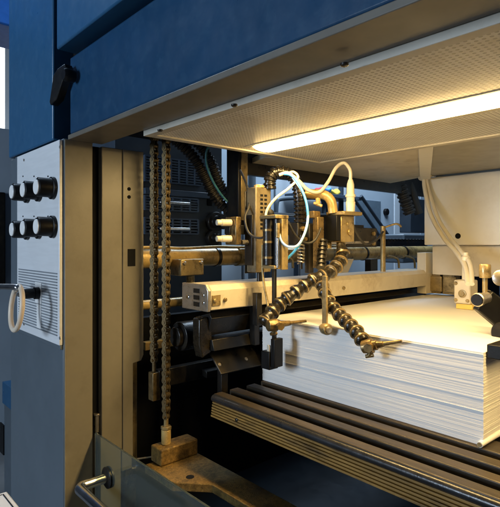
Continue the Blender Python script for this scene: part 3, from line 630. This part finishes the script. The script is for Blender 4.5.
# ================================================================== BACKGROUND
# dark neighbouring unit
BX = -2.0
nu = thing('press_unit', 'dark navy press unit with louvred panels behind the chains', 'press unit', (-2.25, 1.1, 0))
yE = P(222, 200, x=BX).y
b = B(); b.box(-2.6, BX, 1.0, yE, 0, 2.3); b.done('housing', NAVY, nu, .004)
def louvre(x0, x1, y0, y1, nv, nh):
    a, c = P(x0, y0, x=BX), P(x1, y1, x=BX); zb_ = c.z; zt_ = a.z
    b = B(); b.box(BX-.002, BX+.004, a.y, c.y, zb_, zt_, 1)
    for k in range(nh+1):
        z = zb_+(zt_-zb_)*k/nh; b.box(BX+.004, BX+.02, a.y, c.y, z-.004, z+.004)
    for k in range(nv+1):
        y = a.y+(c.y-a.y)*k/nv; b.box(BX+.005, BX+.022, y-.004, y+.004, zb_, zt_)
    b.done('louvre', [NAVYB, DARK], nu, 0)
louvre(143, 200, 156, 186, 7, 9); louvre(143, 196, 196, 212, 6, 5); louvre(143, 196, 218, 234, 6, 5)
b = B(); a, c = P(143, 191, x=BX), P(222, 191, x=BX); b.box(BX, BX+.02, a.y, c.y, a.z-.014, a.z+.014); b.done('ledge', NAVYB, nu)
b = B(); a, c = P(207, 186, x=BX), P(211.5, 206, x=BX); b.box(BX, BX+.006, a.y, c.y, c.z, a.z); b.done('slot', DARK, nu, .002)
b = B(); p = P(213, 222, x=BX); b.lathe(p, (1, 0, 0), [(0, .05), (.03, .05), (.032, .03), (.08, .03), (.082, .04), (.1, .038)], 24); b.done('handwheel', BLACKM, nu)
b = B(); p = P(211, 238, x=BX); b.lathe(p, (1, 0, 0), [(0, .04), (.03, .04), (.032, .02), (.06, .02)], 24); b.done('handwheel', BLACKM, nu)
for py in (202, 228.5):
    a, c = P(160, py, x=BX+.03), P(190, py, x=BX+.03); b = B(); b.box(BX+.023, BX+.033, a.y, c.y, a.z-.006, a.z+.006); b.done('rail', CHROME, nu)
# row of pale cabinets
cab = thing('cabinet_row', 'pale blue grey electrical cabinets in the background', 'cabinet', (-3.2, 4, 0))
CX = -2.9
b = B(); b.box(-3.5, CX-.03, 1.6, 7.5, 0, 2.9); b.done('carcass', DARK, cab)
edges = [200, 243, 275, 300, 347, 394, 420, 450]
for i, (a, c) in enumerate(zip(edges, edges[1:])):
    y0, y1 = P(a, 200, x=CX).y, P(c, 200, x=CX).y
    b = B(); b.box(CX-.03, CX, y0+.012, y1-.012, .1, 2.75); b.done('door', PALEB2 if i in (2, 3, 5) else PALEB, cab, .006)
a, c = P(355, 199, x=CX), P(380, 236, x=CX); b = B(); b.box(CX, CX+.01, a.y, c.y, c.z, a.z); b.done('window', mat('dark_pane', (.10, .14, .18), .15), cab)
p = P(385, 212, x=CX); b = B(); b.lathe(p, (1, 0, 0), [(0, .035), (.03, .035), (.034, .028)], 20); b.done('knob', BLACKP, cab)
# machine window frame
b = B(); fr = [P(x, y, x=-2.7) for x, y in ((276, 240), (276, 215), (277, 202), (281, 199), (296, 198), (318, 198), (323, 201), (324, 215), (324, 240))]; b.tube(fr, .018, n=10)
tag(b.done('tube_frame', SLATE, None, 0), 'dark rounded tube frame in front of the pale cabinets', 'frame')
b = B()
for dx in (0, 9): b.tube([P(352+dx, 196, x=-2.6), P(372+dx, 225, x=-2.6), P(392+dx, 255, x=-2.6)], .016, n=10)
tag(b.done('handrail', NAVY, None, 0), 'pair of sloping dark handrail tubes before the cabinet window', 'handrail')
# shelf with cloths
sh = P(330, 196, x=-2.75); b = B(); a, c = P(296, 196, x=-2.75), P(352, 196, x=-2.75); b.box(-2.88, -2.62, a.y, c.y, sh.z-.03, sh.z); b.tube([(-2.75, (a.y+c.y)/2, 0), (-2.75, (a.y+c.y)/2, sh.z-.03)], .03, n=10, step=.5)
tag(b.done('shelf', NAVYB, None, .003), 'dark shelf on a post holding coloured cloths', 'shelf')
def rag(px, py, m, col):
    q = P(px, py, x=-2.72); b = B(); rr = .032
    bmesh.ops.create_icosphere(b.bm, subdivisions=3, radius=rr)
    for v in b.bm.verts:
        n = math.sin(v.co.x*70+px)*.009+math.sin(v.co.y*120+py)*.008
        v.co = Vector((v.co.x*1.2, v.co.y*1.8, v.co.z*.75+n))*(1+n*2)+Vector((q.x, q.y, 0))
    zmin = min(v.co.z for v in b.bm.verts)
    for v in b.bm.verts: v.co.z += sh.z-zmin+.001
    tag(b.done('rag', m, None, 0), col+' crumpled cloth lying on the dark shelf', 'cloth', 'cloths on the shelf')
rag(319, 190, RED, 'red'); rag(335, 188, YEL, 'yellow'); rag(326, 194, CYAN, 'bright blue'); 
# left strip: far cabinet, window, crane beam
fc = thing('grey_cabinet', 'tall grey cabinet with a dark switch box seen left of the column', 'cabinet', (-4.3, 1.2, 0))
q = P(0, 128, x=-4); b = B(); b.box(-4.6, -4.0, .7, 1.7, 0, q.z); b.done('body', PALEB, fc)
q0, q1 = P(-12, 192, x=-3.99), P(3.5, 284, x=-3.99); b = B(); b.box(-3.995, -3.93, q0.y, q1.y, q1.z, q0.z); b.done('switch_box', BLACKM, fc, .01)
wn = thing('window', 'bright daylight window in the hall wall at the far left', 'window', (-7.98, 2.5, 2))
b = B(); b.box(-7.99, -7.97, .9, 3.6, 2.0, 5); b.done('pane', emit('daylight_pane', (.85, .93, 1, 1), 2.2), wn, 0)
b = B(); b.box(-7.995, -7.93, .8, .9, 1.95, 5); b.box(-7.995, -7.93, .9005, 3.6, 1.9, 1.999); b.box(-7.965, -7.93, 2.2, 2.26, 2, 5); b.done('frame', WHITEP, wn)
b = B(); p = P(0, 33, x=-3.4); b.box(-3.6, -3.2, -.5, 3, p.z-.02, p.z+.5); b.box(-3.75, -3.05, -.5, 3, p.z+.501, p.z+.56)
tag(b.done('crane_beam', mat('bright_blue_paint', (.02, .12, .42), .4), None, .01), 'bright blue overhead beam at the upper left corner', 'beam')

# ------------------------------------------------------------------ more machinery behind the feeder head
q0, q1 = P(376, 239.5, x=-1.55), P(426, 246, x=-1.55)
rk = thing('gear_rack', 'black toothed rack bar lying behind the cross pipe', 'rack', (-1.55, 2.4, 1.38))
b = B(); b.box(-1.60, -1.55, q0.y-.5, q1.y, q1.z-.02, q0.z-.012); b.done('bar', BLACKM, rk)
b = B(); y = q0.y-.5
while y < q1.y-.02: b.box(-1.60, -1.55, y, y+.018, q0.z-.0125, q0.z+.004); y += .036
b.done('teeth', BLACKM, rk, .001)
mb = thing('motor_box', 'dark motor housing low behind the white housing corner', 'motor', tuple(P(416, 246, x=-1.9)))
q0, q1 = P(404, 234, x=-1.9), P(428, 262, x=-1.9)
b = B(); b.box(-2.1, -1.9, q0.y, q1.y, q1.z, q0.z); b.done('body', SLATE, mb, .01)
q0, q1 = P(411, 198, x=-2.0), P(428, 233, x=-2.0)
b = B(); b.box(-2.1, -2.0, q0.y, q1.y, q1.z, q0.z); b.done('cover', NAVY, mb, .006)
for px, w_, m_, lb in ((252, .03, SLATE, 'grey conduit pipe rising just right of the dark hanger'), (341, .024, NAVY, 'dark conduit pipe rising behind the white plug'), (296, .02, NAVYB, 'slim dark conduit pipe rising behind the ribbed hose')):
    q = P(px, 243, x=-2.8); o = thing('conduit_pipe', lb, 'pipe', (q.x, q.y, 0), 'upright conduit pipes')
    b = B(); b.cyl((q.x, q.y, .02), (q.x, q.y, 2.6), w_, n=16); b.done('tube', m_, o, 0)
    b = B(); b.cyl((q.x, q.y, 1.5), (q.x, q.y, 1.56), w_*1.5, n=16); b.done('coupling', BLACKM, o)
q0, q1 = P(258, 219, x=-2.6), P(350, 219, x=-2.6)
cr_ = thing('cable_tray', 'dark cable tray with bundled cables behind the feeder head', 'cable tray', (-2.6, (q0.y+q1.y)/2, 0))
b = B(); b.box(-2.66, -2.56, q0.y, q1.y, q0.z-.03, q0.z+.02); b.done('tray', NAVY, cr_)
b = B(); b.box(-2.64, -2.58, q0.y+.1, q0.y+.16, 0, q0.z-.031); b.done('leg', NAVY, cr_)
b = B(); b.box(-2.64, -2.58, q1.y-.16, q1.y-.1, 0, q0.z-.031); b.done('leg', NAVY, cr_)
for k, dz in enumerate((.028, .05)):
    b = B(); n = 7; b.tube([Vector((-2.60-.02*k, q0.y+(q1.y-q0.y)*i/n, q0.z+dz+random.uniform(-.006, .012))) for i in range(n+1)], .011, n=8, step=.03); b.done('cable', RUBBER, cr_, 0)
# black signal cables draped over the feeder
b = B(); b.tube([P(240, 170, t=1.52), P(247, 186, t=1.48), P(249, 205, t=1.44), P(245, 218, t=1.40), P(249, 233, t=1.385), P(260, 238, t=1.37), P(270, 234, t=1.34)], .0035)
tag(b.done('signal_cable', RUBBER, None, 0), 'thin black cable dropping from the hanger into the slotted box side', 'cable', 'black signal cables on the feeder')
b = B(); b.tube([P(288, 222, t=1.38), P(296, 236, t=1.40), P(306, 243, t=1.42), P(315, 240, t=1.43), P(321, 228, t=1.435)], .0035)
tag(b.done('signal_cable', RUBBER, None, 0), 'thin black cable slung low between the actuator and the valve coil', 'cable', 'black signal cables on the feeder')
b = B(); b.tube([P(352, 222, t=1.53), P(358, 236, t=1.56), P(366, 244, t=1.60), P(376, 240, t=1.66), P(383, 232, t=1.75)], .004)
tag(b.done('signal_cable', RUBBER, None, 0), 'thin black cable slung from the valve body to the hooked post', 'cable', 'black signal cables on the feeder')
# small fixing screws on the control panel and the white housing
for px, py in ((60, 147), (24, 160), (60, 338), (24, 324)):
    p = P(px, py, y=.4895); b = B(); b.lathe((p.x, .4898, p.z), (0, -1, 0), [(0, .0045), (.0012, .0042), (.0018, .003)], 14); b.done('screw', STEEL, pan, 0)

# ------------------------------------------------------------------ more pieces of the sheet feeder
b = B(); b.box(-1.165, -1.14, .95, 1.62, 1.44, 1.47); b.done('crossbar', BLACKM, head)
b = B(); b.cyl((-1.075, .93, 1.402), (-1.075, 1.55, 1.402), .007, n=14); b.done('guide_rod', STEEL, head, 0)
q = P(297, 233, t=1.47); b = B(); b.box(q.x-.022, q.x+.016, q.y-.014, q.y+.022, q.z-.035, q.z+.03); mf = b.done('manifold', BLACKM, head, .003)
for dz in (-.018, .012):
    b = B(); b.lathe((q.x+.016, q.y+.004, q.z+dz), (1, 0, 0), [(0, .008), (.008, .008), (.009, .0055), (.018, .0055)], 8); b.done('fitting', DBRASS, mf, 0)
q0, q1 = P(323, 242, t=1.46), P(321, 268, t=1.42); b = B(); b.tube([q0+Vector((0, 0, .004)), (q0+q1)/2, q1], corr(.0125, .0022, .014), n=16, step=.0018); b.done('stub_pipe', BLACKM, head, 0)
b = B(); b.tube([q0+Vector((-.028, 0, .002)), q0+Vector((-.030, 0, -.03)), q0+Vector((-.022, .0, -.055))], .009, n=12); b.done('stub_pipe', DBRASS, head, 0)
q = P(301, 252, t=1.45); pts = [q+Vector((.010*math.cos(a*.7), .010*math.sin(a*.7), .03-.0011*a)) for a in range(0, 60)]
b = B(); b.tube(pts, .0018, n=6, step=.01); b.done('spring', STEEL, head, 0)
b = B(); b.cyl(q+Vector((0, 0, -.05)), q+Vector((0, 0, .05)), .005, n=12); b.done('spring_rod', BLACKM, head, 0)
for zz_ in (za-.03, (za+zbm)/2, zbm+.02):
    b = B(); b.cyl((pa.x-.012, pa.y-.006, zz_-.003), (pa.x-.012, pa.y-.006, zz_+.003), .0172); b.done('clamp_ring', DBRASS, act, 0)
q = P(258, 300, t=1.37); b = B(); b.box(q.x-.012, q.x+.006, q.y-.01, q.y+.01, q.z-.07, q.z+.02); b.done('drop_plate', BLACKM, head)
q = P(268, 214, t=1.44); b = B(); b.lathe(q, (1, -.6, 0), [(0, .010), (.014, .010), (.015, .013), (.024, .013), (.026, .010)], 18); b.done('adjusting_knob', BLACKP, head, 0)
q = P(311, 214, t=1.47); b = B(); b.box(q.x-.02, q.x+.02, q.y-.01, q.y+.02, q.z-.012, q.z+.008); b.done('bracket', DBRASS, head)
# grease nipples and cable ties along the cross pipe
for px in (214, 236, 362, 402):
    y_ = P(px, 250, x=-1.36).y; b = B(); b.cyl((-1.36, y_, 1.352), (-1.36, y_+.012, 1.352), .0335, n=28); b.done('pipe_band', BLACKM, pipe, 0)
